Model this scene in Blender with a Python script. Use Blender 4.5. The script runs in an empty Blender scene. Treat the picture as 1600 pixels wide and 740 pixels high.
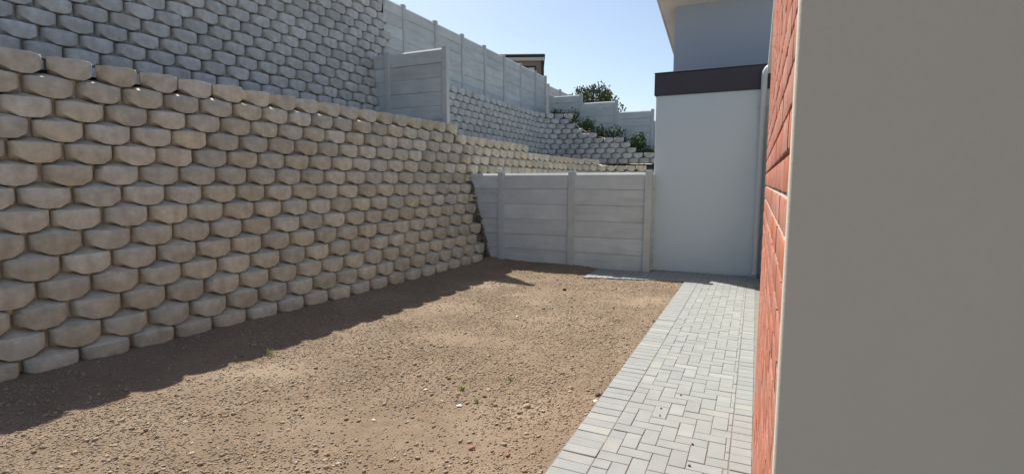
import bpy, math, random
import numpy as np
from mathutils import Vector, Matrix, noise

R = math.radians
random.seed(7)
rng = np.random.default_rng(7)
scene = bpy.context.scene
COL = scene.collection

# ------------------------------------------------------------------ camera, sky, sun, exposure
# world axes: +Y runs along the paved path away from the camera, +X to the right, ground z = 0
EYE, FPX, HORIZON, VPX = 1.65, 810.0, 284.0, 1183.0          # measured on the 1600 x 740 photograph
PITCH = math.atan((370 - HORIZON) / FPX)
YAW = math.atan((VPX - 800) / math.hypot(FPX, 370 - HORIZON))
cam = bpy.data.cameras.new('camera')
cam.sensor_width = 36.0
cam.lens = FPX / 1600 * 36.0
cam.clip_start = 0.05
cam.clip_end = 3000
cam_ob = bpy.data.objects.new('camera', cam)
COL.objects.link(cam_ob)
cam_ob.location = (0, 0, EYE)
cam_ob.rotation_euler = (math.pi / 2 - PITCH, 0, YAW)
scene.camera = cam_ob

SUN_EL, SUN_AZ = R(52.7), R(55.0)                            # azimuth counted from +Y towards -X
world = bpy.data.worlds.new('World')
scene.world = world
world.use_nodes = True
wn = world.node_tree.nodes
sky = wn.new('ShaderNodeTexSky')
sky.sky_type = 'NISHITA'
sky.sun_disc = False
sky.sun_elevation = SUN_EL
sky.sun_rotation = -SUN_AZ
sky.air_density = 1.0
sky.dust_density = 1.2
sky.ozone_density = 0.0
wn['Background'].inputs['Strength'].default_value = 0.09
world.node_tree.links.new(sky.outputs['Color'], wn['Background'].inputs['Color'])

sun = bpy.data.lights.new('sun', 'SUN')
sun.energy = 4.7
sun.angle = R(0.5)
sun.color = (1.0, 0.95, 0.87)
sun_ob = bpy.data.objects.new('sun', sun)
COL.objects.link(sun_ob)
to_sun = Vector((-math.sin(SUN_AZ) * math.cos(SUN_EL), math.cos(SUN_AZ) * math.cos(SUN_EL), math.sin(SUN_EL)))
sun_ob.rotation_euler = to_sun.to_track_quat('Z', 'Y').to_euler()
sun_ob.location = to_sun * 60

vs = scene.view_settings
vs.view_transform = 'Standard'
vs.look = 'None'
vs.exposure = 0.75
vs.gamma = 1.0
vs.use_curve_mapping = False
scene.cycles.use_denoising = True
scene.cycles.max_bounces = 8
scene.cycles.diffuse_bounces = 5

# ------------------------------------------------------------------ projection helpers
FW = np.array([-math.sin(YAW) * math.cos(PITCH), math.cos(YAW) * math.cos(PITCH), -math.sin(PITCH)])
RT = np.array([math.cos(YAW), math.sin(YAW), 0.0])
UP = np.cross(RT, FW)
EYEV = np.array([0, 0, EYE])


def proj(p):
    d = np.asarray(p, float) - EYEV
    z = d @ FW
    if z < 0.05:
        return None
    return 800 + FPX * (d @ RT) / z, 370 - FPX * (d @ UP) / z, z


def on_ground(px, py, z=0.0):
    r = FW + RT * (px - 800) / FPX - UP * (py - 370) / FPX
    return EYEV + r * ((z - EYE) / r[2])


def view_rank(p, m=60):
    """near and inside the picture first"""
    q = proj(p)
    if q is None:
        return 1e9
    inside = -m < q[0] < 1600 + m and -m < q[1] < 740 + m
    return q[2] + (0 if inside else 1e6)


# ------------------------------------------------------------------ mesh helpers
def link(name, data, parent=None):
    o = bpy.data.objects.new(name, data)
    COL.objects.link(o)
    if parent is not None:
        o.parent = parent
    return o


def tag(o, label=None, cat=None, group=None, kind=None):
    if label: o['label'] = label
    if cat: o['category'] = cat
    if group: o['group'] = group
    if kind: o['kind'] = kind
    return o


def empty(name, loc=(0, 0, 0), rz=0.0):
    o = link(name, None)
    o.location = loc
    o.rotation_euler = (0, 0, rz)
    return o


def new_mesh(name, v, f, mat, smooth=None, ridge=None):
    me = bpy.data.meshes.new(name)
    me.from_pydata([tuple(a) for a in v], [], [tuple(a) for a in f])
    if mat is not None:
        me.materials.append(mat)
    if smooth is not None:
        me.polygons.foreach_set('use_smooth', [True] * len(me.polygons))
        me.set_sharp_from_angle(angle=R(smooth))
    if ridge is not None:                            # vertices whose connecting edges stay crisp
        for e in me.edges:
            a, b = e.vertices
            if ridge[a] and ridge[b] and abs(a - b) == 1:
                e.use_edge_sharp = True
    me.update()
    return me


class MB:
    """collects pieces and links them as one mesh object"""
    def __init__(self):
        self.v, self.f = [], []

    def add(self, v, f):
        n = len(self.v)
        self.v += [tuple(a) for a in v]
        self.f += [tuple(i + n for i in q) for q in f]
        return self

    def box(self, a, b, bev=0.0):
        v, f = box_data(a, b, bev)
        return self.add(v, f)

    def tube(self, pts, r, n=12, cap=True):
        pts = [Vector(p) for p in pts]
        rs = r if isinstance(r, (list, tuple)) else [r] * len(pts)
        v, f = [], []
        ref = None
        for i, p in enumerate(pts):
            d = (pts[min(i + 1, len(pts) - 1)] - pts[max(i - 1, 0)]).normalized()
            if ref is None:
                ref = d.orthogonal().normalized()
            ref = (ref - d * ref.dot(d)).normalized()
            b = d.cross(ref)
            for k in range(n):
                a = 2 * math.pi * k / n
                v.append(p + (ref * math.cos(a) + b * math.sin(a)) * rs[i])
        for i in range(len(pts) - 1):
            for k in range(n):
                f.append((i * n + k, i * n + (k + 1) % n, (i + 1) * n + (k + 1) % n, (i + 1) * n + k))
        if cap:
            f.append(tuple(range(n - 1, -1, -1)))
            f.append(tuple((len(pts) - 1) * n + k for k in range(n)))
        return self.add(v, f)

    def build(self, name, mat, parent=None, smooth=None):
        return link(name, new_mesh(name, self.v, self.f, mat, smooth), parent)


def box_data(a, b, bev=0.0):
    x0, y0, z0 = a
    x1, y1, z1 = b
    if bev <= 0:
        v = [(x0, y0, z0), (x1, y0, z0), (x1, y1, z0), (x0, y1, z0), (x0, y0, z1), (x1, y0, z1), (x1, y1, z1), (x0, y1, z1)]
        return v, [(3, 2, 1, 0), (4, 5, 6, 7), (0, 1, 5, 4), (1, 2, 6, 5), (2, 3, 7, 6), (3, 0, 4, 7)]
    c = [(x0, x0 + bev, x1 - bev, x1), (y0, y0 + bev, y1 - bev, y1), (z0, z0 + bev, z1 - bev, z1)]
    v, ix = [], {}

    def P(i, j, k):
        if (i, j, k) not in ix:
            ix[(i, j, k)] = len(v)
            v.append((c[0][i], c[1][j], c[2][k]))
        return ix[(i, j, k)]
    f = []
    # six faces
    f.append((P(1, 1, 0), P(1, 2, 0), P(2, 2, 0), P(2, 1, 0)))
    f.append((P(1, 1, 3), P(2, 1, 3), P(2, 2, 3), P(1, 2, 3)))
    f.append((P(1, 0, 1), P(2, 0, 1), P(2, 0, 2), P(1, 0, 2)))
    f.append((P(1, 3, 1), P(1, 3, 2), P(2, 3, 2), P(2, 3, 1)))
    f.append((P(0, 1, 1), P(0, 1, 2), P(0, 2, 2), P(0, 2, 1)))
    f.append((P(3, 1, 1), P(3, 2, 1), P(3, 2, 2), P(3, 1, 2)))
    e = lambda s: (0, 1) if s == 0 else (3, 2)
    for sj in (0, 1):
        for sk in (0, 1):
            jo, ji = e(sj); ko, ki = e(sk)
            q = (P(1, jo, ki), P(2, jo, ki), P(2, ji, ko), P(1, ji, ko))
            f.append(q if sj != sk else q[::-1])
            io, ii = e(sj)
            q = (P(io, 1, ki), P(io, 2, ki), P(ii, 2, ko), P(ii, 1, ko))
            f.append(q if sj == sk else q[::-1])
            q = (P(io, ji if False else (1 if sk == 0 else 2), 1), P(io, 1 if sk == 0 else 2, 2), P(ii, 0 if sk == 0 else 3, 2), P(ii, 0 if sk == 0 else 3, 1))
            f.append(q if sj != sk else q[::-1])
    for si in (0, 1):
        for sj in (0, 1):
            for sk in (0, 1):
                io, ii = e(si); jo, ji = e(sj); ko, ki = e(sk)
                q = (P(io, ji, ki), P(ii, jo, ki), P(ii, ji, ko))
                f.append(q if (si + sj + sk) % 2 == 0 else q[::-1])
    return v, f


def fbm(x, y, z=0.0, o=4):
    return noise.fractal(Vector((x, y, z)), 1.0, 2.0, o)


# ------------------------------------------------------------------ materials
def material(name, c1, c2, scale=6.0, rough=0.85, bump=0.3, bscale=60.0, detail=6.0, vary=0.0, dist=0.01, spec=0.3,
             spots=None, streak=None, coord='Object'):
    """two-tone noise colour + fine relief; vary = tint spread between pieces"""
    m = bpy.data.materials.new(name)
    m.use_nodes = True
    nt = m.node_tree
    N, L = nt.nodes, nt.links
    bs = N['Principled BSDF']
    bs.inputs['Roughness'].default_value = rough
    bs.inputs['Specular IOR Level'].default_value = spec
    tc = N.new('ShaderNodeTexCoord')
    oi = N.new('ShaderNodeObjectInfo')
    geo = N.new('ShaderNodeNewGeometry')
    add = N.new('ShaderNodeMath'); add.operation = 'ADD'
    L.new(oi.outputs['Random'], add.inputs[0]); L.new(geo.outputs['Random Per Island'], add.inputs[1])
    fr = N.new('ShaderNodeMath'); fr.operation = 'FRACT'
    L.new(add.outputs[0], fr.inputs[0])
    sh = N.new('ShaderNodeVectorMath'); sh.operation = 'SCALE'
    cx = N.new('ShaderNodeCombineXYZ')
    for i in range(3):
        L.new(fr.outputs[0], cx.inputs[i])
    L.new(cx.outputs[0], sh.inputs[0]); sh.inputs['Scale'].default_value = 37.0 if vary > 0 else 0.0
    off = N.new('ShaderNodeVectorMath'); off.operation = 'ADD'
    L.new(geo.outputs['Position'] if coord == 'World' else tc.outputs[coord], off.inputs[0]); L.new(sh.outputs[0], off.inputs[1])
    V = off.outputs[0]
    n1 = N.new('ShaderNodeTexNoise'); n1.inputs['Scale'].default_value = scale; n1.inputs['Detail'].default_value = detail
    n1.inputs['Roughness'].default_value = 0.62
    L.new(V, n1.inputs['Vector'])
    rp = N.new('ShaderNodeMapRange'); rp.inputs['From Min'].default_value = 0.3; rp.inputs['From Max'].default_value = 0.7
    L.new(n1.outputs['Fac'], rp.inputs['Value'])
    mx = N.new('ShaderNodeMix'); mx.data_type = 'RGBA'
    mx.inputs['A'].default_value = (*c1, 1); mx.inputs['B'].default_value = (*c2, 1)
    L.new(rp.outputs[0], mx.inputs['Factor'])
    c = mx.outputs['Result']
    if streak is not None:                                        # (colour, x scale, y scale, z scale, amount)
        mp = N.new('ShaderNodeMapping'); mp.inputs['Scale'].default_value = streak[1:4]
        L.new(V, mp.inputs['Vector'])
        n3 = N.new('ShaderNodeTexNoise'); n3.inputs['Scale'].default_value = 1.0; n3.inputs['Detail'].default_value = 4
        L.new(mp.outputs[0], n3.inputs['Vector'])
        r3 = N.new('ShaderNodeMapRange'); r3.inputs['From Min'].default_value = 0.5; r3.inputs['From Max'].default_value = 0.72
        r3.inputs['To Max'].default_value = streak[4]
        L.new(n3.outputs['Fac'], r3.inputs['Value'])
        m3 = N.new('ShaderNodeMix'); m3.data_type = 'RGBA'; m3.inputs['B'].default_value = (*streak[0], 1)
        L.new(c, m3.inputs['A']); L.new(r3.outputs[0], m3.inputs['Factor'])
        c = m3.outputs['Result']
    if spots is not None:                                         # (colour, scale, from, to, amount)
        n4 = N.new('ShaderNodeTexNoise'); n4.inputs['Scale'].default_value = spots[1]; n4.inputs['Detail'].default_value = 3
        L.new(V, n4.inputs['Vector'])
        r4 = N.new('ShaderNodeMapRange'); r4.inputs['From Min'].default_value = spots[2]; r4.inputs['From Max'].default_value = spots[3]
        r4.inputs['To Max'].default_value = spots[4]
        L.new(n4.outputs['Fac'], r4.inputs['Value'])
        m4 = N.new('ShaderNodeMix'); m4.data_type = 'RGBA'; m4.inputs['B'].default_value = (*spots[0], 1)
        L.new(c, m4.inputs['A']); L.new(r4.outputs[0], m4.inputs['Factor'])
        c = m4.outputs['Result']
    if vary > 0:
        hs = N.new('ShaderNodeHueSaturation')
        vr = N.new('ShaderNodeMapRange'); vr.inputs['To Min'].default_value = 1 - vary; vr.inputs['To Max'].default_value = 1 + vary
        L.new(fr.outputs[0], vr.inputs['Value']); L.new(vr.outputs[0], hs.inputs['Value'])
        f2 = N.new('ShaderNodeMath'); f2.operation = 'MULTIPLY'; f2.inputs[1].default_value = 7.31
        f3 = N.new('ShaderNodeMath'); f3.operation = 'FRACT'
        L.new(fr.outputs[0], f2.inputs[0]); L.new(f2.outputs[0], f3.inputs[0])
        sr = N.new('ShaderNodeMapRange'); sr.inputs['To Min'].default_value = 1 - vary * 1.4; sr.inputs['To Max'].default_value = 1 + vary * 1.4
        L.new(f3.outputs[0], sr.inputs['Value']); L.new(sr.outputs[0], hs.inputs['Saturation'])
        L.new(c, hs.inputs['Color'])
        c = hs.outputs['Color']
    L.new(c, bs.inputs['Base Color'])
    if bump > 0:
        n2 = N.new('ShaderNodeTexNoise'); n2.inputs['Scale'].default_value = bscale; n2.inputs['Detail'].default_value = 5
        n2.inputs['Roughness'].default_value = 0.65
        L.new(V, n2.inputs['Vector'])
        bp = N.new('ShaderNodeBump'); bp.inputs['Strength'].default_value = bump; bp.inputs['Distance'].default_value = dist
        L.new(n2.outputs['Fac'], bp.inputs['Height']); L.new(bp.outputs[0], bs.inputs['Normal'])
    return m


M = {}
M['block'] = material('block_concrete', (.65, .585, .47), (.42, .37, .285), 10, .92, 1.0, 55, vary=.15, dist=.008,
                      spots=((.58, .55, .5), 5, .6, .75, .55), streak=((.37, .30, .23), 9, 9, 1.2, .45))
M['block_upper'] = material('upper_block_concrete', (.58, .58, .56), (.38, .378, .365), 10, .92, 1.0, 55, vary=.11, dist=.008,
                            spots=((.52, .52, .5), 5, .6, .75, .5), streak=((.31, .29, .27), 9, 9, 1.2, .4))
M['soil'] = material('bare_soil', (.268, .203, .146), (.185, .138, .095), 2.2, .97, 1.0, 75, detail=10, dist=.016, spec=.1,
                     spots=((.33, .26, .19), 1.1, .5, .68, .7), coord='World')
M['clod'] = material('soil_clod', (.355, .275, .197), (.215, .162, .112), 20, .97, .5, 120, vary=.17, dist=.004, spec=.1)
M['terrace'] = material('terrace_soil', (.20, .165, .12), (.14, .115, .085), 3, .97, .8, 40, dist=.02, spec=.1)
M['fence'] = material('precast_concrete', (.57, .60, .59), (.48, .505, .50), 2.2, .9, .35, 90, vary=.07, dist=.004,
                      spots=((.62, .63, .62), 3.5, .55, .75, .6), streak=((.36, .36, .355), 1.2, 6, 9, .45))
M['post'] = material('precast_post', (.53, .55, .54), (.45, .465, .46), 5, .9, .3, 90, vary=.06, dist=.004)
M['paver'] = material('grey_paver', (.258, .27, .26), (.228, .24, .232), 9, .88, .35, 150, vary=.045, dist=.003,
                      spots=((.33, .32, .29), 2.5, .52, .72, .5))
M['sand'] = material('joint_sand', (.22, .205, .18), (.17, .158, .138), 12, .95, .4, 120, dist=.004)
M['plaster'] = material('grey_plaster', (.52, .48, .405), (.505, .465, .39), 3, .9, .28, 220, dist=.003)
M['mortar'] = material('mortar', (.43, .37, .31), (.34, .29, .24), 30, .95, .5, 150, dist=.004)
M['brick'] = material('red_brick', (.38, .15, .10), (.30, .112, .074), 18, .9, .5, 90, vary=.10, dist=.004,
                      streak=((.43, .19, .13), 6, 40, 3, .6))
M['wall_grey'] = material('painted_wall', (.545, .62, .66), (.53, .605, .645), 1.5, .85, .2, 180, dist=.003)
M['wall_dark'] = material('dark_painted_wall', (.345, .385, .44), (.335, .375, .43), 1.5, .85, .2, 180, dist=.003)
M['band'] = material('charcoal_band', (.062, .06, .07), (.055, .053, .062), 2, .8, .15, 150, dist=.002)
M['white'] = material('white_paint', (.72, .72, .70), (.68, .68, .66), 3, .6, .08, 80, dist=.002)
M['pipe'] = material('pvc_pipe', (.55, .57, .58), (.5, .52, .53), 4, .45, .05, 80, dist=.001, spec=.5)
M['dark_trim'] = material('dark_trim', (.03, .032, .04), (.025, .027, .033), 3, .6, .05, 80)
M['leaf'] = material('leaves', (.07, .11, .045), (.04, .07, .03), 4, .7, 0, 1, vary=.3)
M['pine'] = material('pine_needles', (.13, .145, .05), (.055, .08, .03), 1.2, .7, 0, 1, vary=.3)
M['grass'] = material('grass_blades', (.36, .42, .14), (.28, .35, .11), 8, .7, 0, 1, vary=.25)
M['bark'] = material('bark', (.12, .085, .06), (.08, .06, .04), 8, .95, .6, 30)
M['stone_white'] = material('white_stone', (.68, .66, .60), (.6, .57, .5), 15, .8, .4, 60)
M['grit'] = material('pale_grit', (.45, .40, .33), (.36, .31, .25), 20, .9, .3, 120, vary=.25)
M['stone_red'] = material('brick_chip', (.34, .15, .10), (.26, .11, .08), 20, .9, .5, 60)
M['clod_dark'] = material('dark_clod', (.13, .085, .06), (.09, .06, .045), 25, .95, .6, 80)
M['paper'] = material('litter_paper', (.7, .73, .78), (.55, .6, .72), 40, .6, .1, 60)


def brick_texture(name, c1, c2, mortar, scale):
    m = bpy.data.materials.new(name); m.use_nodes = True
    N, L = m.node_tree.nodes, m.node_tree.links
    tc = N.new('ShaderNodeTexCoord'); mp = N.new('ShaderNodeMapping')
    mp.inputs['Rotation'].default_value = (R(90), 0, 0)
    b = N.new('ShaderNodeTexBrick'); b.inputs['Color1'].default_value = (*c1, 1); b.inputs['Color2'].default_value = (*c2, 1)
    b.inputs['Mortar'].default_value = (*mortar, 1); b.inputs['Scale'].default_value = scale
    b.inputs['Mortar Size'].default_value = .03; b.inputs['Brick Width'].default_value = .234; b.inputs['Row Height'].default_value = .085
    L.new(tc.outputs['Object'], mp.inputs[0]); L.new(mp.outputs[0], b.inputs['Vector'])
    L.new(b.outputs['Color'], N['Principled BSDF'].inputs['Base Color'])
    N['Principled BSDF'].inputs['Roughness'].default_value = .9
    return m


M['far_brick'] = brick_texture('far_brickwork', (.26, .15, .105), (.2, .115, .085), (.28, .23, .19), 1.0)


def glass_mat(name, tint, rough=.03):
    m = bpy.data.materials.new(name); m.use_nodes = True
    b = m.node_tree.nodes['Principled BSDF']
    b.inputs['Base Color'].default_value = (*tint, 1); b.inputs['Roughness'].default_value = rough
    b.inputs['Specular IOR Level'].default_value = .8
    return m


M['glass'] = glass_mat('window_glass', (.06, .075, .09))

# ------------------------------------------------------------------ ground
g = MB()
g.add([(-700, -700, -.14), (700, -700, -.14), (700, 700, -.14), (-700, 700, -.14)], [(0, 1, 2, 3)])
tag(g.build('ground', M['soil']), kind='structure')

PATH_L, PATH_R = -1.025, 0.05
WALL_SKEW = 0.049


def wall1_front(y):                                  # foot of the lower retaining wall
    return -5.06 + WALL_SKEW * (y - 9.65)


def soil_h(x, y):
    h = -.022 + .012 * fbm(x * .8, y * .8, 3) + .010 * fbm(x * 3.1, y * 3.1, 7) + .007 * fbm(x * 11, y * 11, 1, 3) + .006 * noise.noise(Vector((x * 31, y * 31, 4)))
    d = x - wall1_front(y)
    h += .05 * max(0, 1 - d / 1.3) ** 2              # banked up against the wall
    h += .02 * math.sin(y * .6 + 1) * min(1, max(0, (PATH_L - x) / 1.5))
    h += .045 * max(0, (y - 9.2) / .5) * min(1, max(0, (-2.72 - x) / .5))   # and against the fence
    if x > -2.7 and y > 8.64 + (x + 2.68) * .225:
        return -.03                                  # under the paved strip
    e = PATH_L - x
    if e < .25:
        h = h * (e / .25 if e > 0 else 0) - .018 * (1 - max(0, e) / .25)
    return h


def soil_grid(x0, x1, y0, y1, step):
    nx, ny = int((x1 - x0) / step) + 1, int((y1 - y0) / step) + 1
    v = []
    for j in range(ny):
        y = y0 + (y1 - y0) * j / (ny - 1)
        for i in range(nx):
            x = x0 + (x1 - x0) * i / (nx - 1)
            v.append((x, y, soil_h(x, y)))
    f = [(j * nx + i, j * nx + i + 1, (j + 1) * nx + i + 1, (j + 1) * nx + i) for j in range(ny - 1) for i in range(nx - 1)]
    return v, f


v, f = soil_grid(-5.75, PATH_L + .03, -1.0, 9.9, .022)
tag(link('garden_soil', new_mesh('garden_soil', v, f, M['soil'], 80)), kind='structure')

# ------------------------------------------------------------------ retaining walls of round-faced blocks
P_BLK, H_BLK, BULGE = 0.41, 0.206, 0.105
US = [-1, -.98, -.92, -.76, -.4, 0, .4, .76, .92, .98, 1]


def block_template(seed, top=False, chip=0):
    r = random.Random(seed)
    w = (.364 if top else .382)
    hw = w / 2
    prof = lambda a: BULGE * max(0.0, 1 - abs(a) ** 4.5) ** .55
    j = lambda s: r.uniform(-s, s)
    z1 = H_BLK - .008 if top else .186
    R0, R1, Rm, R2, R3, RB = [], [], [], [], [], []
    lean = j(.006)
    for a in US:
        ab = abs(a)
        y = prof(a) + j(.0035)
        z0 = .08 * max(0, (ab - .33) / .67) ** 1.25 + j(.004)
        R0.append([a * hw, y - .006, z0])
        Rm.append([a * hw, y + .004 + j(.002), z0 * .5 + z1 * .5])
        zt = z1 - .012 + j(.0055)
        R1.append([a * hw, y + lean, zt])
        R2.append([a * hw * .985, y + lean - .008, zt + .010])
        if top:
            R3.append([a * hw * (.62 if ab > .9 else .66), -.17, H_BLK + j(.002)])
            RB.append([a * hw * (.62 if ab > .9 else .66), -.17, -.02])
        else:
            R3.append([a * hw * .97, -.075, z1 + .006 + .048 * (1 - ab * ab) + j(.004)])
            RB.append([a * hw, -.062, 0.0])
    if chip:
        k = 1 if chip == 1 else -2
        for ring, dy, dz in ((R1, .035, .035), (R2, .04, .05), (Rm, .02, .01)):
            for kk in ((k - 1, k, k + 1) if chip == 1 else (k + 1, k, k - 1)):
                ring[kk][1] -= dy * r.uniform(.5, 1.1)
                ring[kk][2] -= dz * r.uniform(.4, 1.0)
    n = len(US)
    rings = [RB, R0, Rm, R1, R2, R3]
    v = [p for rg in rings for p in rg]
    f = []
    for q in range(len(rings) - 1):
        for i in range(n - 1):
            f.append((q * n + i, q * n + i + 1, (q + 1) * n + i + 1, (q + 1) * n + i))
    for i, flip in ((0, False), (n - 1, True)):
        poly = [q * n + i for q in range(len(rings))]
        f.append(tuple(poly if flip else poly[::-1]))
    if top:
        f.append(tuple([i for i in range(n)][::-1] + [5 * n + i for i in range(n)]))
    else:                                            # flanges that close the joint behind the rounded faces
        e = P_BLK / 2 + .03
        for s in (-1, 1):
            b = len(v)
            yb = -.036 + s * .004
            v += [[s * hw * .93, yb, -.01], [s * e, yb, -.01], [s * e, yb, H_BLK + .03], [s * hw * .93, yb, H_BLK + .03]]
            f.append((b, b + 1, b + 2, b + 3) if s > 0 else (b + 3, b + 2, b + 1, b))
    return np.array(v, float), [tuple(q) for q in f]


BODY = [block_template(10 + k, False, (0, 0, 0, 0, 0, 1, 2)[k]) for k in range(7)]
TOPB = [block_template(40 + k, True, 0) for k in range(3)]


def ridge_of(v):
    n = len(US)
    return [4 * n <= i < 5 * n for i in range(len(v))]


def block_meshes(mat, nm):
    return ([new_mesh(nm, v, f, mat, 38, ridge_of(v)) for v, f in BODY], [new_mesh(nm, v, f, mat, 38, ridge_of(v)) for v, f in TOPB])


def block_wall(name, label, cells, mat, limit=300, chips=.14):
    """cells: (x, y, z, angle of the outward normal, is_top). The blocks seen largest are parts, the others one mass."""
    root = empty(name, (cells[0][0], cells[0][1], cells[0][2]))
    tag(root, label, 'retaining wall', 'block retaining walls')
    o = Vector(root.location)
    body, tops = block_meshes(mat, 'block')
    order = sorted(range(len(cells)), key=lambda i: view_rank(cells[i][:3]))
    pick = set(i for i in order[:limit] if view_rank(cells[i][:3]) < 1e5)
    rest_v, rest_f, rest_r, nb = [], [], [], 0
    for i, (x, y, z, ang, top) in enumerate(cells):
        k = random.randrange(3) if top else (random.randrange(5) if random.random() > chips else 5 + random.randrange(2))
        mat_ = Matrix.Translation((x, y, z)) @ Matrix.Rotation(ang - math.pi / 2 + random.gauss(0, .018), 4, 'Z') @ \
            Matrix.Rotation(random.gauss(0, .012), 4, 'Y') @ Matrix.Translation((random.gauss(0, .003), random.gauss(0, .007), random.gauss(0, .0015)))
        if i in pick:
            b = link('block', tops[k] if top else body[k], root)
            b.matrix_local = Matrix.Translation(-o) @ mat_
        else:
            v, f = TOPB[k] if top else BODY[k]
            m = np.array(Matrix.Translation(-o) @ mat_)
            rest_v.append(v @ m[:3, :3].T + m[:3, 3])
            rest_f += [tuple(a + nb for a in q) for q in f]
            rest_r += ridge_of(v)
            nb += len(v)
    if rest_v:
        me = new_mesh('block_mass', np.concatenate(rest_v).tolist(), rest_f, mat, 38, rest_r)
        tag(link('block_mass', me, root), kind='stuff')
    return root


def along(pts, s):
    """point and heading on a polyline"""
    for (a, b) in zip(pts, pts[1:]):
        d = math.hypot(b[0] - a[0], b[1] - a[1])
        if s <= d or b is pts[-1]:
            t = s / d
            return a[0] + (b[0] - a[0]) * t, a[1] + (b[1] - a[1]) * t, math.atan2(b[1] - a[1], b[0] - a[0])
        s -= d


def offset_path(pts, d):
    out = []
    for i, p in enumerate(pts):
        hs = []
        if i > 0: hs.append(math.atan2(p[1] - pts[i - 1][1], p[0] - pts[i - 1][0]))
        if i + 1 < len(pts): hs.append(math.atan2(pts[i + 1][1] - p[1], pts[i + 1][0] - p[0]))
        n = sum(hs) / len(hs) - math.pi / 2              # outward = right of the heading
        k = 1 / max(.5, math.cos((hs[0] - hs[-1]) / 2))
        out.append((p[0] + math.cos(n) * d * k, p[1] + math.sin(n) * d * k))
    return out


def path_len(pts):
    return sum(math.dist(a, b) for a, b in zip(pts, pts[1:]))


def wall_cells(pts, z0, setback, rows_at, row0=0, phase=0.0):
    L = path_len(pts)
    cells = []
    for r in range(row0, 24):
        op = offset_path(pts, -setback * r - BULGE)
        Lr = path_len(op)
        s = phase + (.5 if r % 2 else 0) * P_BLK
        while s <= Lr:
            t = s * L / Lr
            if s >= 0 and r < rows_at(t):
                x, y, h = along(op, s)
                top = r + 1 >= rows_at(t) or (r + 1 >= rows_at(t - P_BLK * .5) and r + 1 >= rows_at(t + P_BLK * .5))
                cells.append((x, y, z0 + r * H_BLK, h - math.pi / 2, top))
            s += P_BLK
    return cells


def backfill(root, pts, z0, setback, rows_at, row0=0, rmax=20):
    """packed earth right behind the blocks"""
    L = path_len(pts)
    nt = int(L / .4) + 2
    o = root.location
    paths = {}
    v, f = [], []
    for q in range(row0, rmax + 1):
        for i in range(nt):
            t = L * i / (nt - 1)
            r = min(q, rows_at(min(t, L - .01)) - .6)
            key = round(r, 2)
            if key not in paths:
                op = offset_path(pts, -setback * r - BULGE - .088)
                paths[key] = (op, path_len(op))
            op, Lr = paths[key]
            x, y, h = along(op, t * Lr / L)
            v.append((x - o[0], y - o[1], z0 + r * H_BLK - o[2]))
    k = rmax + 1 - row0
    for q in range(k - 1):
        for i in range(nt - 1):
            f.append((q * nt + i, q * nt + i + 1, (q + 1) * nt + i + 1, (q + 1) * nt + i))
    link('backfill', new_mesh('backfill', v, f, M['terrace']), root)


SB1 = .0552
y_s = -1.6
pts1 = [(wall1_front(y_s), y_s), (wall1_front(9.62), 9.62)]
cl = math.hypot(pts1[1][0] - pts1[0][0], pts1[1][1] - pts1[0][1])
# joints of the top course stand at y = 2.676 + k * 0.41 in the photograph
ph = ((2.676 + .205 - y_s) % P_BLK) - P_BLK * .5 - P_BLK
rw = block_wall('retaining_wall', 'tall stepped concrete block wall in shade beside the bare soil yard',
                 wall_cells(pts1, -.03, SB1, lambda s: 14, 0, ph), M['block'])
backfill(rw, pts1, -.03, SB1, lambda s: 13.4, 0, 14)
# the same terrace wall on the next plot, curving away to the right at its far end
pts2 = [(wall1_front(9.64), 9.64), (-5.0, 16.4)]
cx_, cy_, rad = -2.4, 16.4, 2.6
pts2 += [(cx_ - rad * math.cos(R(a)), cy_ + rad * math.sin(R(a))) for a in (15, 30, 45, 60, 75, 88)] + [(0.6, 19.05)]


def rows2(s):
    if s < 3.2: return 13
    if s < 8.2: return 12
    if s < 10.0: return 11
    return 10


rw = block_wall('retaining_wall', 'lower block wall of the next plot, showing above the grey boundary fence',
           wall_cells(pts2, -.03, SB1, rows2, 5, .1), M['block'], 220)
backfill(rw, pts2, -.03, SB1, rows2, 0, 14)

SB2, Z2 = .034, 2.34


def wall2_front(y):
    return -7.70 + .03 * (y - 9.65)


pts3 = [(wall2_front(.2), .2), (wall2_front(10.35), 10.35)]
rw = block_wall('retaining_wall', 'highest block wall, upper left, rising above the first terrace out of the picture',
           wall_cells(pts3, Z2, SB2, lambda s: 20, 1, .05), M['block_upper'])
backfill(rw, pts3, Z2, SB2, lambda s: 20, 0, 20)
xa = wall2_front(10.4)
pts4 = [(xa, 10.4), (xa, 19.2), (xa + .12, 19.65), (xa + .42, 19.95), (xa + .85, 20.05), (-2.4, 20.05)]
LEN4 = 8.8 + .47 + .42 + .44


def rows4(s):
    if s < LEN4: return 10
    x = xa + .85 + (s - LEN4)
    for lim, n in ((-6.75, 9), (-6.45, 8), (-6.2, 7), (-5.85, 6), (-4.75, 5), (-4.45, 4), (-4.15, 3), (-3.55, 2)):
        if x < lim: return n
    return 1


rw = block_wall('retaining_wall', 'upper block wall of the next plot below the long fence, stepping down to the right',
           wall_cells(pts4, Z2, SB2, rows4, 0, .1), M['block_upper'])
backfill(rw, pts4, Z2, SB2, rows4, 0, 10)


# terraces and banks
def sheet(name, rows, mat, amp=.02, n=1):
    """rows: list of polylines with equal counts; a lumpy skin between them"""
    v, f = [], []
    k = len(rows[0])
    for rw in rows:
        for p in rw:
            v.append((p[0], p[1], p[2] + amp * fbm(p[0] * 2.3, p[1] * 2.3, 5)))
    for j in range(len(rows) - 1):
        for i in range(k - 1):
            f.append((j * k + i, j * k + i + 1, (j + 1) * k + i + 1, (j + 1) * k + i))
    return tag(link(name, new_mesh(name, v, f, mat, 80)), kind='structure')


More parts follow.
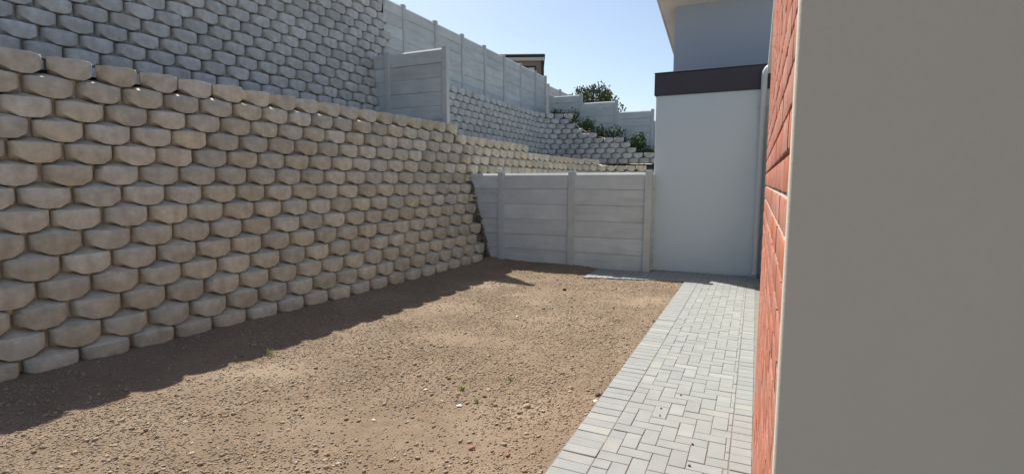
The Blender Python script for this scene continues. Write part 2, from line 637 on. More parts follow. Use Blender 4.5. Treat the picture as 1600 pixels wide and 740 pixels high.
def lerp_rows(a, b, na, nb):
    """grid between two polylines a and b (lists of xyz, resampled)"""
    def res(pl, n):
        d = [0]
        for p, q in zip(pl, pl[1:]): d.append(d[-1] + math.dist(p, q))
        out = []
        for i in range(n):
            s = d[-1] * i / (n - 1)
            for m_ in range(len(pl) - 1):
                if s <= d[m_ + 1] + 1e-9:
                    t = (s - d[m_]) / max(1e-9, d[m_ + 1] - d[m_])
                    out.append(tuple(pl[m_][c] + (pl[m_ + 1][c] - pl[m_][c]) * t for c in range(3)))
                    break
        return out
    A, B = res(a, na), res(b, na)
    return [[tuple(p[c] + (q[c] - p[c]) * j / (nb - 1) for c in range(3)) for p, q in zip(A, B)] for j in range(nb)]


t1 = lambda y: wall1_front(y) - SB1 * 13 - BULGE + .006
sheet('terrace_soil', lerp_rows([(t1(-1.6), -1.6, 2.71), (t1(9.62), 9.62, 2.71)], [(-8.3, -1.6, 2.80), (-8.3, 9.62, 2.80)], 80, 18), M['terrace'], .012)
edge2 = []
for s in np.linspace(0, 21, 40):
    x, y, h = along(pts2, float(s))
    n = h - math.pi / 2
    r = rows2(s)
    d = -SB1 * (r - 1) - BULGE + .006
    edge2.append((x + math.cos(n) * d, y + math.sin(n) * d, r * H_BLK - .15))
edge3 = [(-8.3, 9.64, 2.5), (-8.3, 20.6, 2.45), (.6, 20.6, 2.2)]
sheet('terrace_soil', lerp_rows(edge2, edge3, 60, 14), M['terrace'], .012)
for nm, xs, yy, za, zb in (('terrace_soil', (-8.2, t1(9.6) + .02), 9.60, 0.0, 2.76), ('upper_ground', (-60, -8.25), 10.33, 2.0, 6.6)):  # upright sheets added out of view to stop sun leaking behind the walls
    sheet(nm, [[(xs[0], yy, za), (xs[1], yy, za)], [(xs[0], yy, zb), (xs[1], yy, zb)]], M['terrace'], 0)
zt = Z2 + 20 * H_BLK - .08
sheet('upper_ground', lerp_rows([(-8.45, -1.6, zt), (-8.45, 10.35, zt)], [(-60, -1.6, zt + .5), (-60, 10.35, zt + .5)], 20, 20), M['terrace'], .03)
z4 = Z2 + 10 * H_BLK - .1
sheet('upper_ground', lerp_rows([(-8.05, 10.38, z4), (-8.05, 90, z4)], [(-90, 10.38, z4 + .3), (-90, 90, z4 + 4)], 30, 30), M['terrace'], .03)
bankf = [(-8.05, 20.2, z4), (-7.2, 20.3, z4 - .05), (-6.2, 20.35, 3.55), (-5.0, 20.4, 3.2), (-4.2, 20.4, 2.75), (-3.4, 20.4, 2.5), (.6, 20.4, 2.3)]
bankb = [(-8.05, 22.6, z4 + .1), (-7.2, 22.6, 4.0), (-6.2, 22.6, 3.7), (-5.0, 22.6, 3.2), (-4.2, 22.6, 2.9), (-3.4, 22.6, 2.6), (.6, 22.6, 2.35)]
sheet('soil_bank', lerp_rows(bankf, bankb, 40, 8), M['terrace'], .05)


# ------------------------------------------------------------------ precast panel fences
PANEL = {}


def panel_mesh(length):
    key = round(length, 2)
    if key not in PANEL:
        pb = MB().box((-length / 2, -.022, .0025), (length / 2, .022, .2975), .007)
        pb.box((-length / 2 + .002, -.006, .28), (length / 2 - .002, .006, .315))
        PANEL[key] = new_mesh('panel', pb.v, pb.f, M['fence'])
    return PANEL[key]


def top_panel_mesh(length):
    key = ('t', round(length, 2))
    if key not in PANEL:
        h = length / 2
        sec = [(-.026, .0025), (.026, .0025), (.026, .285), (.02, .302), (.01, .306), (-.026, .264)]
        v = [(-h, y, z) for y, z in sec] + [(h, y, z) for y, z in sec]
        k = len(sec)
        f = [(i, i + k, (i + 1) % k + k, (i + 1) % k) for i in range(k)] + [tuple(range(k)), tuple(range(2 * k - 1, k - 1, -1))]
        PANEL[key] = new_mesh('panel', v, [q[::-1] for q in f], M['fence'])
    return PANEL[key]


def post_mesh(h):
    key = ('p', round(h, 2))
    if key not in PANEL:
        b = MB()
        b.box((-.062, -.062, -.3), (.062, .062, h), .008)
        b.add([(-.066, -.066, h - .01), (.066, -.066, h - .01), (.066, .066, h - .01), (-.066, .066, h - .01),
               (-.05, -.05, h + .022), (.05, -.05, h + .022), (.05, .05, h + .022), (-.05, .05, h + .022)],
              [(0, 1, 5, 4), (1, 2, 6, 5), (2, 3, 7, 6), (3, 0, 4, 7), (4, 5, 6, 7), (3, 2, 1, 0)])
        PANEL[key] = new_mesh('post', b.v, b.f, M['post'])
    return PANEL[key]


def fence(label, stations, group='precast panel fences', pitch=.3):
    """stations: (x, y, z of panel foot for the bay that starts here, rows, post here?)"""
    x, y, z, _, _ = stations[0]
    root = empty('panel_fence', (x, y, z))
    tag(root, label, 'fence', group)
    o = Vector((x, y, z))
    for i, (x, y, z, rows, post) in enumerate(stations):
        if post:
            zz = max(z, stations[i - 1][2] if i else z)
            rr = stations[i - 1][3] if i and stations[i - 1][2] >= z else rows
            p = link('post', post_mesh(pitch * rr + .03), root)
            p.location = Vector((x, y, zz)) - o
            p.rotation_euler = (random.gauss(0, .004), random.gauss(0, .004), 0)
        if i + 1 < len(stations):
            nx, ny = stations[i + 1][:2]
            a = math.atan2(ny - y, nx - x)
            L = math.hypot(nx - x, ny - y) - .06
            me = panel_mesh(L)
            for k in range(rows):
                q = link('panel', me if k < rows - 1 else top_panel_mesh(L), root)
                off = random.gauss(0, .003)
                q.location = Vector(((x + nx) / 2 - math.sin(a) * off, (y + ny) / 2 + math.cos(a) * off, z + pitch * k)) - o
                q.scale = (1, 1, pitch / .3)
                q.rotation_euler = (random.gauss(0, .004), 0, a)
    return root


FY = 9.68
bf = fence('grey concrete boundary fence between the yard and the pale painted building',
           [(-5.62, FY, -.03, 6, False), (-4.78, FY, -.03, 6, True), (-3.27, FY, -.03, 6, True), (-1.80, FY, -.03, 6, True), (-1.735, 9.99, -.03, 6, False)], pitch=.308)  # last short return panel is added behind the post to block stray sun
# crumbly mortar between the fence end and the block wall
mb = MB()
for k in range(26):
    z = .02 + k * .071
    xw = wall1_front(FY) - .0552 * z / H_BLK
    s = .028 + random.random() * .035
    vv, ff = box_data((-s, -s * .8, -s * .7), (s, s * .8, s * .7), s * .35)
    mb.add([(a[0] + xw - .02 + random.uniform(-.02, .03) + .02 * random.uniform(-1, 1) + 5.62, a[1] - .05 + random.uniform(-.02, .02), a[2] + z + .03) for a in
            [(p[0] + random.uniform(-.012, .012), p[1], p[2] + random.uniform(-.015, .015)) for p in vv]], ff)
mo = mb.build('mortar_fill', M['terrace'], bf)

fence('short fence stub standing on the terrace above the boundary fence',
      [(-8.06, FY, 2.68, 6, False), (-7.63, FY, 2.68, 6, True), (-6.12, FY, 2.68, 6, True)])
fence('long level fence on top of the upper block wall, running to the far corner',
      [(-8.75, 10.36, 4.48, 6, False)] + [(-8.75, y, 4.48, 6, True) for y in (11.77, 13.29, 14.81, 16.33, 17.85, 19.37, 20.89, 22.05)])
fence('farthest fence stretch beyond the corner of the long fence',
      [(-8.72, 22.35, 4.18, 6, True), (-8.72, 23.9, 4.18, 6, True), (-8.72, 25.4, 4.18, 6, True)])
fence('stepped fence coming down the bank towards the painted building',
      [(-8.55, 22.2, 3.62, 6, True), (-7.10, 22.2, 3.25, 6, True), (-5.55, 22.2, 2.78, 6, True), (-4.02, 22.2, 2.34, 6, True), (-2.5, 22.2, 2.0, 6, True), (-1.0, 22.2, 2.0, 6, True)])

# ------------------------------------------------------------------ paving
pv, pf = box_data((-.0985, -.0485, -.05), (.0985, .0485, 0), .0035)
PAVER = [new_mesh('paver', pv, pf, M['paver'])]


def cut_paver(l, w):
    v, f = box_data((-l / 2, -w / 2, -.05), (l / 2, w / 2, 0), .0035)
    return new_mesh('paver', v, f, M['paver']), np.array(v), f


def pave(name, tiles, limit, base_poly, z=0.0):
    """tiles: (cx, cy, length along x, width along y)"""
    b = MB()
    n = len(base_poly)
    b.add([(p[0], p[1], z - .0045) for p in base_poly] + [(p[0], p[1], z - .12) for p in base_poly],
          [tuple(range(n))] + [(i, i + n, (i + 1) % n + n, (i + 1) % n) for i in range(n)])
    root = b.build(name, M['sand'])
    tag(root, kind='structure')
    cache = {}
    order = sorted(range(len(tiles)), key=lambda i: view_rank((tiles[i][0], tiles[i][1], z), 10))
    pick = set(i for i in order[:limit] if view_rank((tiles[i][0], tiles[i][1], z), 10) < 1e5)
    rv, rf, nb = [], [], 0
    for i, (cx, cy, l, w) in enumerate(tiles):
        key = (round(l, 3), round(w, 3))
        if key not in cache:
            cache[key] = cut_paver(l - .004, w - .004)
        me, v, f = cache[key]
        mt = Matrix.Translation((cx + random.gauss(0, .0007), cy + random.gauss(0, .0007), z + random.gauss(0, .0012))) @ \
            Matrix.Rotation(random.gauss(0, .004), 4, 'Z') @ Matrix.Rotation(random.gauss(0, .006), 4, 'X') @ Matrix.Rotation(random.gauss(0, .005), 4, 'Y')
        if i in pick:
            link('paver', me, root).matrix_local = mt
        else:
            m = np.array(mt)
            rv.append(v @ m[:3, :3].T + m[:3, 3])
            rf += [tuple(a + nb for a in q) for q in f]
            nb += len(v)
    if rv:
        tag(link('paver_mass', new_mesh('paver_mass', np.concatenate(rv).tolist(), rf, M['paver']), root), kind='stuff')
    return root


tiles = []
Y0, Y1 = -1.5, 9.0
y = Y0
while y < Y1 - .05:
    tiles.append((PATH_L + .1 + .012, y + .05, .215, .1))                   # header course beside the soil
    tiles.append((PATH_R - .062, y + .05, .122, .1))                        # cut course against the brick wall
    y += .1
FX0, FX1 = PATH_L + .222, PATH_R - .126
k = int((Y1 - Y0) / .1) + 8


def clip_tile(x0, y0, x1, y1):
    x0, x1, y0, y1 = max(x0, FX0), min(x1, FX1), max(y0, Y0), min(y1, Y1)
    if x1 - x0 > .025 and y1 - y0 > .025:
        tiles.append(((x0 + x1) / 2, (y0 + y1) / 2, x1 - x0, y1 - y0))


for i in range(-30, 30):                                                    # square herringbone
    for j in range(-4, k):
        if (i - j) % 4 == 0:
            clip_tile(FX0 + i * .1, Y0 + j * .1, FX0 + i * .1 + .2, Y0 + j * .1 + .1)
        if (i - j) % 4 == 3:
            clip_tile(FX0 + i * .1, Y0 + j * .1, FX0 + i * .1 + .1, Y0 + j * .1 + .2)
pave('paved_path', tiles, 300, [(PATH_L, Y0), (PATH_R + .02, Y0), (PATH_R + .02, 3.93), (PATH_R + .155, 3.93), (PATH_R + .155, Y1), (PATH_L, Y1)])

tiles = []
SX0 = -2.68
x = SX0
while x < PATH_R + .2:                                                      # strip at the foot of the fence and the building
    yf = 8.62 + (x - SX0) * .225 if x < PATH_L else Y1 + .002
    w = .1
    y = yf
    first = True
    back = 9.60 if x < -1.75 else 9.93
    while y < back:
        l = min(.2 if first else .1 + .1 * (int(x * 10) % 2), back - y)
        if l > .03:
            tiles.append((x + .05, y + l / 2, w, l))
        y += l
        first = False
    x += w
pave('paved_strip', tiles, 300, [(SX0, 8.62), (PATH_L - .002, 8.99), (PATH_R + .25, Y1 + .002), (PATH_R + .25, 9.93), (-1.76, 9.93), (-1.76, 9.62), (SX0, 9.62)])

# ------------------------------------------------------------------ house with brick flank on the right
YC = 1.018                                                                  # corner of the house
house = empty('brick_house', (PATH_R, YC, 0))
tag(house, 'red brick house flank with a grey plastered end wall close on the right', 'house')
ho = Vector((PATH_R, YC, 0))
b = MB()
prof = [(4.0, .0), (.011, .0)] + [(.011 - .011 * math.sin(R(a)), .011 - .011 * math.cos(R(a))) for a in (18, 36, 54, 72, 90)] + [(.0, .03), (4.0, .03)]
np_ = len(prof)
b.add([(x, y, -.1) for x, y in prof] + [(x, y, 3.4) for x, y in prof],
      [(i, i + np_, (i + 1) % np_ + np_, (i + 1) % np_) for i in range(np_)] + [tuple(range(np_)), tuple(range(2 * np_ - 1, np_ - 1, -1))])
b.build('plaster_wall', M['plaster'], house, 40)
BW = 2.9                                                                    # length of the brick face
b = MB(); b.box((.013, .0302, -.1), (4.0, BW - .002, 3.4))
for r in range(41):                                                         # weathered bed joints, flush at the foot and raked at the head
    zb_ = 1.707 - 21 * .083 + r * .083
    b.add([(.0045, .0302, zb_ - .009), (.0045, BW - .002, zb_ - .009), (.0125, BW - .002, zb_ + .0065), (.0125, .0302, zb_ + .0065),
           (.02, .0302, zb_ - .009), (.02, BW - .002, zb_ - .009), (.02, BW - .002, zb_ + .0065), (.02, .0302, zb_ + .0065)],
          [(0, 3, 2, 1), (0, 1, 5, 4), (3, 7, 6, 2), (0, 4, 7, 3), (1, 2, 6, 5)])
bw = b.build('brick_wall', M['mortar'], house)
bricks = []
CRS = .083
zj = 1.707 - 21 * CRS
for r in range(42):
    z = zj + r * CRS
    if z > 3.38: break
    y = .034 - (.117 if r % 2 else 0)
    while y < BW:
        a, c = max(y, .034), min(y + .222, BW)
        if c - a > .04:
            bricks.append((a, c, z))
        y += .234
vis = lambda q: view_rank((PATH_R, YC + (q[0] + q[1]) / 2, q[2] + .035), 40)
order = sorted(bricks, key=vis)
near = [q for q in order[:300] if vis(q) < 1e5]
rest = order[len(near):]
BRK = {}


def brick_data(l, seed):
    r = random.Random(seed)
    ny = max(2, int(l / .028))
    v, f = [], []
    zs = [.0, .006, .036, .065, CRS - .014]
    for zi, z in enumerate(zs):
        for i in range(ny + 1):
            yy = l * i / ny
            e = zi in (0, 4) or i in (0, ny)
            v.append((.0014 + r.uniform(-.0004, .0008) if e else r.uniform(-.0007, .0005), yy, z + (r.uniform(-.0015, .0015))))
    n = ny + 1
    for zi in range(4):
        for i in range(ny):
            f.append((zi * n + i, (zi + 1) * n + i, (zi + 1) * n + i + 1, zi * n + i + 1))
    bk = len(v)
    v += [(.03, 0, 0), (.03, l, 0), (.03, l, CRS - .014), (.03, 0, CRS - .014)]
    f.append(tuple([i for i in range(n)] + [bk + 1, bk]))
    f.append(tuple([4 * n + i for i in range(n)][::-1] + [bk + 3, bk + 2]))
    f.append(tuple([zi * n for zi in range(5)][::-1] + [bk, bk + 3]))
    f.append(tuple([zi * n + ny for zi in range(5)] + [bk + 2, bk + 1]))
    return v, f


rb = MB()
for i, (a, c, z) in enumerate(near):
    key = (round(c - a, 3), i % 6)
    if key not in BRK:
        BRK[key] = new_mesh('brick', *brick_data(c - a, hash(key) % 997), M['brick'], 50)
    o = link('brick', BRK[key], bw)
    o.location = (random.gauss(0, .0004), a, z + .006)
for i, (a, c, z) in enumerate(rest):
    v, f = brick_data(c - a, i)
    rb.add([(p[0], p[1] + a, p[2] + z + .006) for p in v], f)
tag(rb.build('brick_mass', M['brick'], bw, 50), kind='stuff')
# recessed glazed door beyond the brick pier, and the wall behind it
b = MB(); b.box((.16, BW, -.1), (4.0, 8.6, 3.4)); b.build('rear_wall', M['plaster'], house)
dr = MB()
for (ya, yb, za, zb) in ((BW + .25, BW + .31, .05, 2.15), (BW + 1.96, BW + 2.02, .05, 2.15), (BW + 1.09, BW + 1.16, .05, 2.15), (BW + .31, BW + 1.96, .05, .13), (BW + .31, BW + 1.96, 2.07, 2.15)):
    dr.box((.135, ya, za), (.175, yb, zb))
door = dr.build('sliding_door', M['white'], house)
b = MB(); b.box((.148, BW + .311, .131), (.158, BW + 1.089, 2.069)); b.build('pane', M['glass'], door)
b = MB(); b.box((.148, BW + 1.161, .131), (.158, BW + 1.959, 2.069)); b.build('pane', M['glass'], door)
b = MB(); b.box((.02, .02, 3.4002), (4.0, 8.58, 3.47), .005); b.build('coping', M['white'], house)

# ------------------------------------------------------------------ painted building at the end of the path
BY = 9.95
bl = empty('painted_building', (-1.75, BY, 0))
tag(bl, 'pale grey painted building with charcoal band and darker upper storey at path end', 'building')
b = MB(); b.box((0, 0, -.1), (6.5, 9, 3.215), .01); b.build('lower_wall', M['wall_grey'], bl)
b = MB(); b.box((-.03, -.035, 3.2152), (6.5, 9.0, 3.60), .008); b.build('charcoal_band', M['band'], bl)
b = MB(); b.box((-.035, -.04, 3.6002), (6.5, 9.0, 3.625), .006); b.build('flashing', M['dark_trim'], bl)
UY = 2.01
sl = -.22                                                                   # mono-pitch roof falls away from the camera
zr = lambda y: 5.37 + sl * (y - UY)
mbw = MB()
for x0, x1, y0, y1 in ((-.005, 6.5, UY, 8.8),):
    mbw.add([(x0, y0, 3.5), (x1, y0, 3.5), (x1, y1, 3.5), (x0, y1, 3.5), (x0, y0, zr(y0)), (x1, y0, zr(y0)), (x1, y1, zr(y1)), (x0, y1, zr(y1))],
            [(3, 2, 1, 0), (4, 5, 6, 7), (0, 1, 5, 4), (1, 2, 6, 5), (2, 3, 7, 6), (3, 0, 4, 7)])
mbw.build('upper_wall', M['wall_dark'], bl)


def roof_slab(x0, x1, y0, y1, lo, hi):
    b = MB()
    b.add([(x0, y0, zr(y0) + lo), (x1, y0, zr(y0) + lo), (x1, y1, zr(y1) + lo), (x0, y1, zr(y1) + lo),
           (x0, y0, zr(y0) + hi), (x1, y0, zr(y0) + hi), (x1, y1, zr(y1) + hi), (x0, y1, zr(y1) + hi)],
          [(3, 2, 1, 0), (4, 5, 6, 7), (0, 1, 5, 4), (1, 2, 6, 5), (2, 3, 7, 6), (3, 0, 4, 7)])
    return b


roof = roof_slab(-.34, 6.6, UY - .7, 9.1, .14, .20).build('roof', M['dark_trim'], bl)
roof_slab(-.30, 6.58, UY - .66, 9.06, .002, .138).build('soffit', M['white'], roof)
roof_slab(-.325, -.302, UY - .68, 9.08, -.04, .139).build('fascia_board', M['white'], roof)

# downpipe
dp = empty('downpipe', (.035, BY - .085, 0))
tag(dp, 'light grey rain downpipe standing against the painted building wall', 'downpipe')
b = MB()
pts = [(0, 0, .12), (0, 0, 3.42)] + [(.16 - .16 * math.cos(R(a)), 0, 3.42 + .16 * math.sin(R(a))) for a in (20, 40, 60, 80)] + [(.5, 0, 3.60)]
b.tube(pts, .049, 16)
b.build('pipe', M['pipe'], dp, 40)
b = MB(); b.tube([(0, 0, .16), (0, 0, .1), (-.01, -.03, .04), (-.02, -.09, .012)], .055, 16); b.build('shoe', M['pipe'], dp, 40)
for z in (.7, 2.9):
    b = MB(); b.tube([(0, 0, z), (0, 0, z + .035)], .058, 16); b.box((-.085, .035, z + .005), (.085, .07, z + .03)); b.build('bracket', M['pipe'], dp, 40)

# ------------------------------------------------------------------ far brick house on the hill
fh = empty('far_house', (-14.5, 36.0, 4.4), .40)
tag(fh, 'brown brick house with dark flat roof peeking over the long fence', 'house')
b = MB(); b.box((-11, 0, 0), (0, 9, 5.95)); b.build('wall', M['far_brick'], fh)
b = MB(); b.box((-11.2, -.25, 6.18), (.2, 9.2, 6.42), .06); rf = b.build('roof', M['dark_trim'], fh)
b = MB(); b.box((-11.15, -.2, 5.952), (.15, 9.15, 6.178)); b.build('fascia_board', M['post'], rf)
b = MB(); b.tube([(.04, -.09, 5.95), (.04, -.09, .2)], .09, 10); b.build('gutter_pipe', M['dark_trim'], fh)
w = MB()
for (xa_, xb_, za, zb) in ((-1.62, -1.52, 4.3, 5.6), (-.55, -.45, 4.3, 5.6), (-1.52, -.55, 5.5, 5.6), (-1.52, -.55, 4.3, 4.4), (-1.06, -1.0, 4.4, 5.5)):
    w.box((xa_, -.06, za), (xb_, .02, zb))
win = w.build('window', M['dark_trim'], fh)
b = MB(); b.box((-1.519, -.02, 4.401), (-1.061, -.005, 5.499)); b.build('pane', M['paper'], win)
b = MB(); b.box((-.999, -.02, 4.401), (-.551, -.005, 5.499)); b.build('pane', M['paper'], win)


# ------------------------------------------------------------------ plants
def leaves(centres, n, size, spread, seed, up=.4):
    r = np.random.default_rng(seed)
    c = np.asarray(centres)
    idx = r.integers(0, len(c), n)
    p = c[idx, :3] + r.normal(0, 1, (n, 3)) * (c[idx, 3:4] * spread)
    d = r.normal(0, 1, (n, 3)); d[:, 2] = np.abs(d[:, 2]) + up
    d /= np.linalg.norm(d, axis=1, keepdims=True)
    s = np.cross(d, r.normal(0, 1, (n, 3))); s /= np.linalg.norm(s, axis=1, keepdims=True)
    L = size * r.uniform(.6, 1.4, (n, 1)); W = L * .28
    v = np.stack([p, p + d * L * .5 + s * W, p + d * L, p + d * L * .5 - s * W], 1).reshape(-1, 3)
    f = [(4 * i, 4 * i + 1, 4 * i + 2, 4 * i + 3) for i in range(n)]
    return v.tolist(), f


tree = empty('pine_tree', (-8.6, 29.0, 4.3))
tag(tree, 'dark green bushy pine treetop showing above the stepped fence', 'tree')
tm = MB(); tm.tube([(0, 0, -.3), (.05, 0, .8), (.0, .05, 1.9), (.05, 0, 2.8)], [.16, .13, .08, .02], 8)
cents = []
rt_ = random.Random(5)
for k in range(46):
    t = k / 45
    a = rt_.uniform(0, 6.28)
    rr = 1.55 * math.sqrt(rt_.random())
    top = 2.75 - .62 * rr ** 1.4 + rt_.uniform(-.25, .3)
    cxk, cyk = rr * math.cos(a), rr * math.sin(a)
    for zz in np.arange(.35, top, .26):
        cents.append((cxk + rt_.uniform(-.08, .08), cyk + rt_.uniform(-.08, .08), float(zz), .15 * (1.15 - .6 * zz / 3)))
    if k % 3 == 0:
        tm.tube([(.03, 0, .7 + 1.2 * t), (cxk * .55, cyk * .55, 1.0 + .4 * t * top), (cxk, cyk, top * .85)], [.05, .03, .012], 5)
tm.build('trunk', M['bark'], tree, 50)
lv, lf = leaves(cents, 11000, .13, 1.0, 3, .8)
link('crown', new_mesh('crown', lv, lf, M['pine']), tree)


def shrub(label, loc, rx, ry, h, n, seed, size=.09, mat='leaf'):
    root = empty('shrub', loc)
    tag(root, label, 'shrub', 'weedy shrubs on the soil bank')
    r = random.Random(seed)
    st, cs = MB(), []
    for k in range(9):
        x, y = r.uniform(-rx, rx), r.uniform(-ry, ry)
        hh = h * r.uniform(.5, 1)
        st.tube([(x * .4, y * .4, -.05), (x * .8, y * .8, hh * .6), (x, y, hh)], [.012, .009, .004], 5)
        for q in range(4):
            cs.append((x * (.6 + .13 * q) + r.uniform(-.05, .05), y * (.6 + .13 * q), hh * (.25 + .25 * q), .09))
    st.build('stem', M['bark'], root)
    lv, lf = leaves(cs, n, size, 1.0, seed, .5)
    link('foliage', new_mesh('foliage', lv, lf, M[mat]), root)


shrub('straggly dark weeds at the foot of the first stepped fence bay', (-7.35, 21.4, 4.1), .75, .3, .55, 900, 1)
shrub('low weeds behind the middle of the stepped block wall', (-5.75, 21.3, 3.45), .7, .25, .35, 700, 2)
shrub('dense dark green shrub spilling over the stepped wall end', (-4.55, 20.75, 2.85), .45, .3, .55, 1400, 3, .1)
shrub('grey green weeds topping the highest step of the return block wall', (-6.6, 20.9, 3.75), .55, .3, .35, 900, 6)
shrub('trailing dark green weeds on the bank beside the painted building', (-3.75, 21.0, 2.6), .6, .25, .3, 800, 4)


def tuft(name, label, loc, n, h, seed, group):
    r = random.Random(seed)
    v, f = [], []
    for k in range(n):
        a, l = r.uniform(0, 6.28), h * r.uniform(.5, 1.1)
        x, y = r.gauss(0, h * .22), r.gauss(0, h * .22)
        t = r.uniform(.15, .6)
        dx, dy = math.cos(a) * l * t, math.sin(a) * l * t
        w = .004
        px, py = -math.sin(a) * w, math.cos(a) * w
        i = len(v)
        v += [(x - px, y - py, -.01), (x + px, y + py, -.01), (x + dx * .5 + px, y + dy * .5 + py, l * .65), (x + dx * .5 - px, y + dy * .5 - py, l * .65), (x + dx, y + dy, l)]
        f += [(i, i + 1, i + 2, i + 3), (i + 3, i + 2, i + 4)]
    o = link(name, new_mesh(name, v, f, M['grass']))
    o.location = loc
    return tag(o, label, 'grass tuft', group)


def soil_pt(px, py):
    p = on_ground(px, py)
    return (p[0], p[1], soil_h(p[0], p[1]))


GG = 'green tufts in the yard'
tuft('grass_tuft', 'bright green grass blades at the shadow edge, nearest the block wall', soil_pt(421, 551), 9, .09, 1, GG)
tuft('grass_tuft', 'sparse green weeds right of the white pebble in the sunlit soil', soil_pt(722, 606), 26, .045, 2, GG)
tuft('grass_tuft', 'small green sprout close to the paved path, halfway along', soil_pt(797, 590), 16, .04, 3, GG)
tuft('grass_tuft', 'low weeds in the soil beside the litter scrap', soil_pt(745, 625), 18, .035, 4, GG)
pw = np.array([t1(4.6) + .02, 4.6, 2.85])
tuft('grass_tuft', 'tiny yellow green weed on top of the lower block wall', tuple(pw), 14, .05, 5, 'weeds on the wall top')

# ------------------------------------------------------------------ loose clods and stones
ICO_V = []
ph_ = (1 + 5 ** .5) / 2
for s1 in (-1, 1):
    for s2 in (-ph_, ph_):
        ICO_V += [(0, s1, s2), (s1, s2, 0), (s2, 0, s1)]
ICO_V = np.array(ICO_V) / np.linalg.norm(ICO_V[0])
ICO_F = []
for i in range(12):
    for j in range(i + 1, 12):
        for k in range(j + 1, 12):
            d = [np.linalg.norm(ICO_V[a] - ICO_V[b_]) for a, b_ in ((i, j), (j, k), (i, k))]
            if max(d) < 1.2:
                n = np.cross(ICO_V[j] - ICO_V[i], ICO_V[k] - ICO_V[i])
                ICO_F.append((i, j, k) if n @ ICO_V[i] > 0 else (i, k, j))
ICO_F = np.array(ICO_F)
OCT_V = np.array([(1, 0, 0), (-1, 0, 0), (0, 1, 0), (0, -1, 0), (0, 0, 1), (0, 0, -1)], float)
OCT_F = np.array([(0, 2, 4), (2, 1, 4), (1, 3, 4), (3, 0, 4), (2, 0, 5), (1, 2, 5), (3, 1, 5), (0, 3, 5)])


def scatter(name, label, pts, sizes, tv, tf, mat, cat):
    n = len(pts)
    rot = rng.uniform(0, 6.28, n)
    c, s = np.cos(rot), np.sin(rot)
    base = tv[None] * (1 + rng.uniform(-.35, .35, (n, len(tv), 1))) * sizes[:, None, None] * np.stack([rng.uniform(.7, 1.3, n), rng.uniform(.7, 1.3, n), rng.uniform(.45, .8, n)], 1)[:, None, :]
    x = base[..., 0] * c[:, None] - base[..., 1] * s[:, None]
    y = base[..., 0] * s[:, None] + base[..., 1] * c[:, None]
    V = np.stack([x, y, base[..., 2]], -1) + pts[:, None, :]
    F = (tf[None] + (np.arange(n) * len(tv))[:, None, None]).reshape(-1, 3)
    me = bpy.data.meshes.new(name)
    me.vertices.add(n * len(tv)); me.vertices.foreach_set('co', V.reshape(-1).astype(np.float32))
    me.loops.add(F.size); me.loops.foreach_set('vertex_index', F.reshape(-1).astype(np.int32))
    me.polygons.add(len(F)); me.polygons.foreach_set('loop_start', np.arange(0, F.size, 3, dtype=np.int32))
    me.update(calc_edges=True)
    me.materials.append(mat)
    return tag(link(name, me), label, cat, kind='stuff')


def soil_points(n, bias=0.0):
    out = []
    while len(out) < n:
        y = 9.55 - 11.0 * random.random() ** .8 if bias == 0 else random.uniform(1.3, 9.5)
        x = random.uniform(wall1_front(y) + .0, PATH_L - .005)
        q = proj((x, y, 0))
        if q is None or not (-80 < q[0] < 1700 and q[1] < 830):
            continue
        dens = .5 + .9 * fbm(x * .9, y * .9, 11) + .35 * fbm(x * 4, y * 4, 2)
        if random.random() > max(.12, min(1, dens + .25)):
            continue
        out.append((x, y))
    return out


def with_z(pts, sizes, sink):
    return np.array([(x, y, soil_h(x, y) + s * sink) for (x, y), s in zip(pts, sizes)])


def sizes_of(n, lo, hi, pw_):
    return lo + (hi - lo) * rng.random(n) ** pw_


n = 80000
sz = sizes_of(n, .003, .0105, 1.9)
scatter('soil_crumbs', 'fine crumbs of dry soil scattered over the whole yard', with_z(soil_points(n), sz, .15), sz, OCT_V, OCT_F, M['clod'], 'soil crumbs')
n = 9000
sz = sizes_of(n, .006, .02, 4.2)
scatter('soil_clods', 'loose clods and pebbles scattered over the whole yard', with_z(soil_points(n), sz, .12), sz, ICO_V, ICO_F, M['clod'], 'clods')


n = 1500
sz = sizes_of(n, .004, .012, 3.0)
scatter('pale_grit', 'pale grit sprinkled through the soil of the yard', with_z(soil_points(n), sz, .3), sz, ICO_V, ICO_F, M['grit'], 'grit')


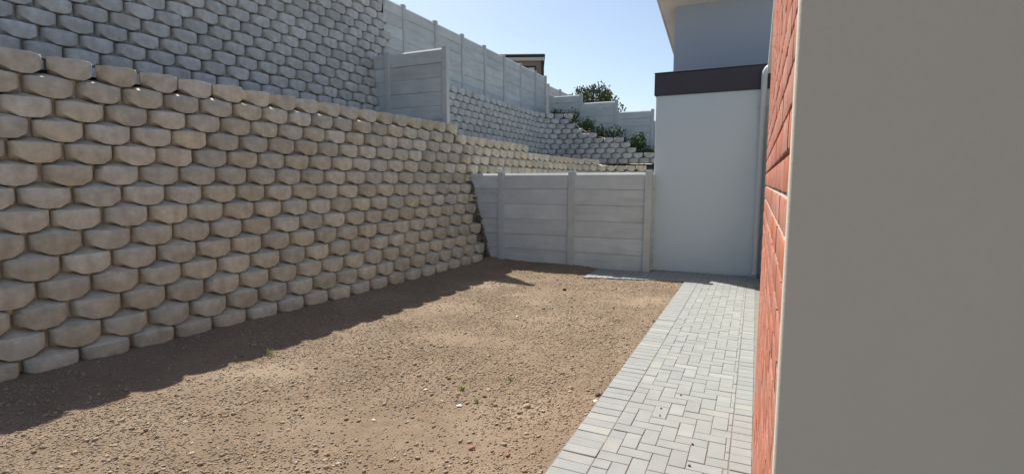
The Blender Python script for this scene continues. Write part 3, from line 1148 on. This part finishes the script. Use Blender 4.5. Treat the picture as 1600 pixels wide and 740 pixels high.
def single(name, label, cat, px, py, size, mat, flat=.6, z=None, group=None, seed=0):
    r = np.random.default_rng(seed + int(px))
    p = soil_pt(px, py) if z is None else tuple(on_ground(px, py, z))
    v = ICO_V * (1 + r.uniform(-.25, .25, (12, 1))) * size * np.array([1.15, .9, flat])
    o = link(name, new_mesh(name, v.tolist(), ICO_F.tolist(), M[mat], 60))
    o.location = (p[0], p[1], p[2] + size * flat * .45)
    o.rotation_euler = (0, 0, r.uniform(0, 6))
    return tag(o, label, cat, group)


SG = 'stones lying in the yard'
single('pebble', 'round white pebble in the middle of the sunlit soil', 'stone', 665, 605, .018, 'stone_white', group=SG)
single('pebble', 'smaller white pebble left of and below the round one', 'stone', 584, 653, .014, 'stone_white', group=SG)
single('pebble', 'pale stone in the far sunlit soil below the fence', 'stone', 808, 489, .02, 'stone_white', group=SG)
single('pebble', 'flat white stone beside the path edge under a dark chunk', 'stone', 931, 623, .022, 'stone_white', .45, group=SG)
single('stone', 'dark chunk touching the left edge of the paved path', 'stone', 934, 614, .026, 'clod_dark', .7, group=SG)
single('stone', 'brown lump of earth right of the green sprout', 'stone', 823, 632, .028, 'clod', .7, group=SG)
single('stone', 'dark clod alone in the far soil before the fence', 'stone', 882, 450, .03, 'clod_dark', .8, group=SG)
single('brick_chip', 'red brick chip low in the soil near the bottom edge', 'brick chip', 737, 697, .02, 'stone_red', .7, group=SG)
single('brick_chip', 'orange brick chip in the soil nearest the path bottom', 'brick chip', 793, 706, .018, 'stone_red', .7, group=SG)
for i, (px, py) in enumerate(((1064, 617), (1033, 638), (1031, 649), (1082, 694), (1077, 727))):
    single('soil_crumb', ('dark crumb highest of those lying on the path pavers', 'dark crumb on the path just above another one', 'dark crumb just below another on the path pavers',
                          'dark crumb on the path near the brick wall foot', 'dark crumb on the path closest to the bottom edge')[i], 'crumb', px, py, .009, 'clod_dark', .8, z=.001, group='crumbs on the path')
# crumpled litter
r = random.Random(9)
v, f = [], []
for j in range(5):
    for i in range(6):
        v.append((i * .014 - .035 + r.uniform(-.004, .004), j * .011 - .022 + r.uniform(-.004, .004), .012 + r.uniform(-.008, .012)))
for j in range(4):
    for i in range(5):
        f.append((j * 6 + i, j * 6 + i + 1, (j + 1) * 6 + i + 1, (j + 1) * 6 + i))
lt = link('paper_scrap', new_mesh('paper_scrap', v, f, M['paper']))
lt.location = soil_pt(718, 630)
lt.scale = (.6, .6, .6)
tag(lt, 'crumpled white and blue scrap of litter on the sunlit soil', 'litter')
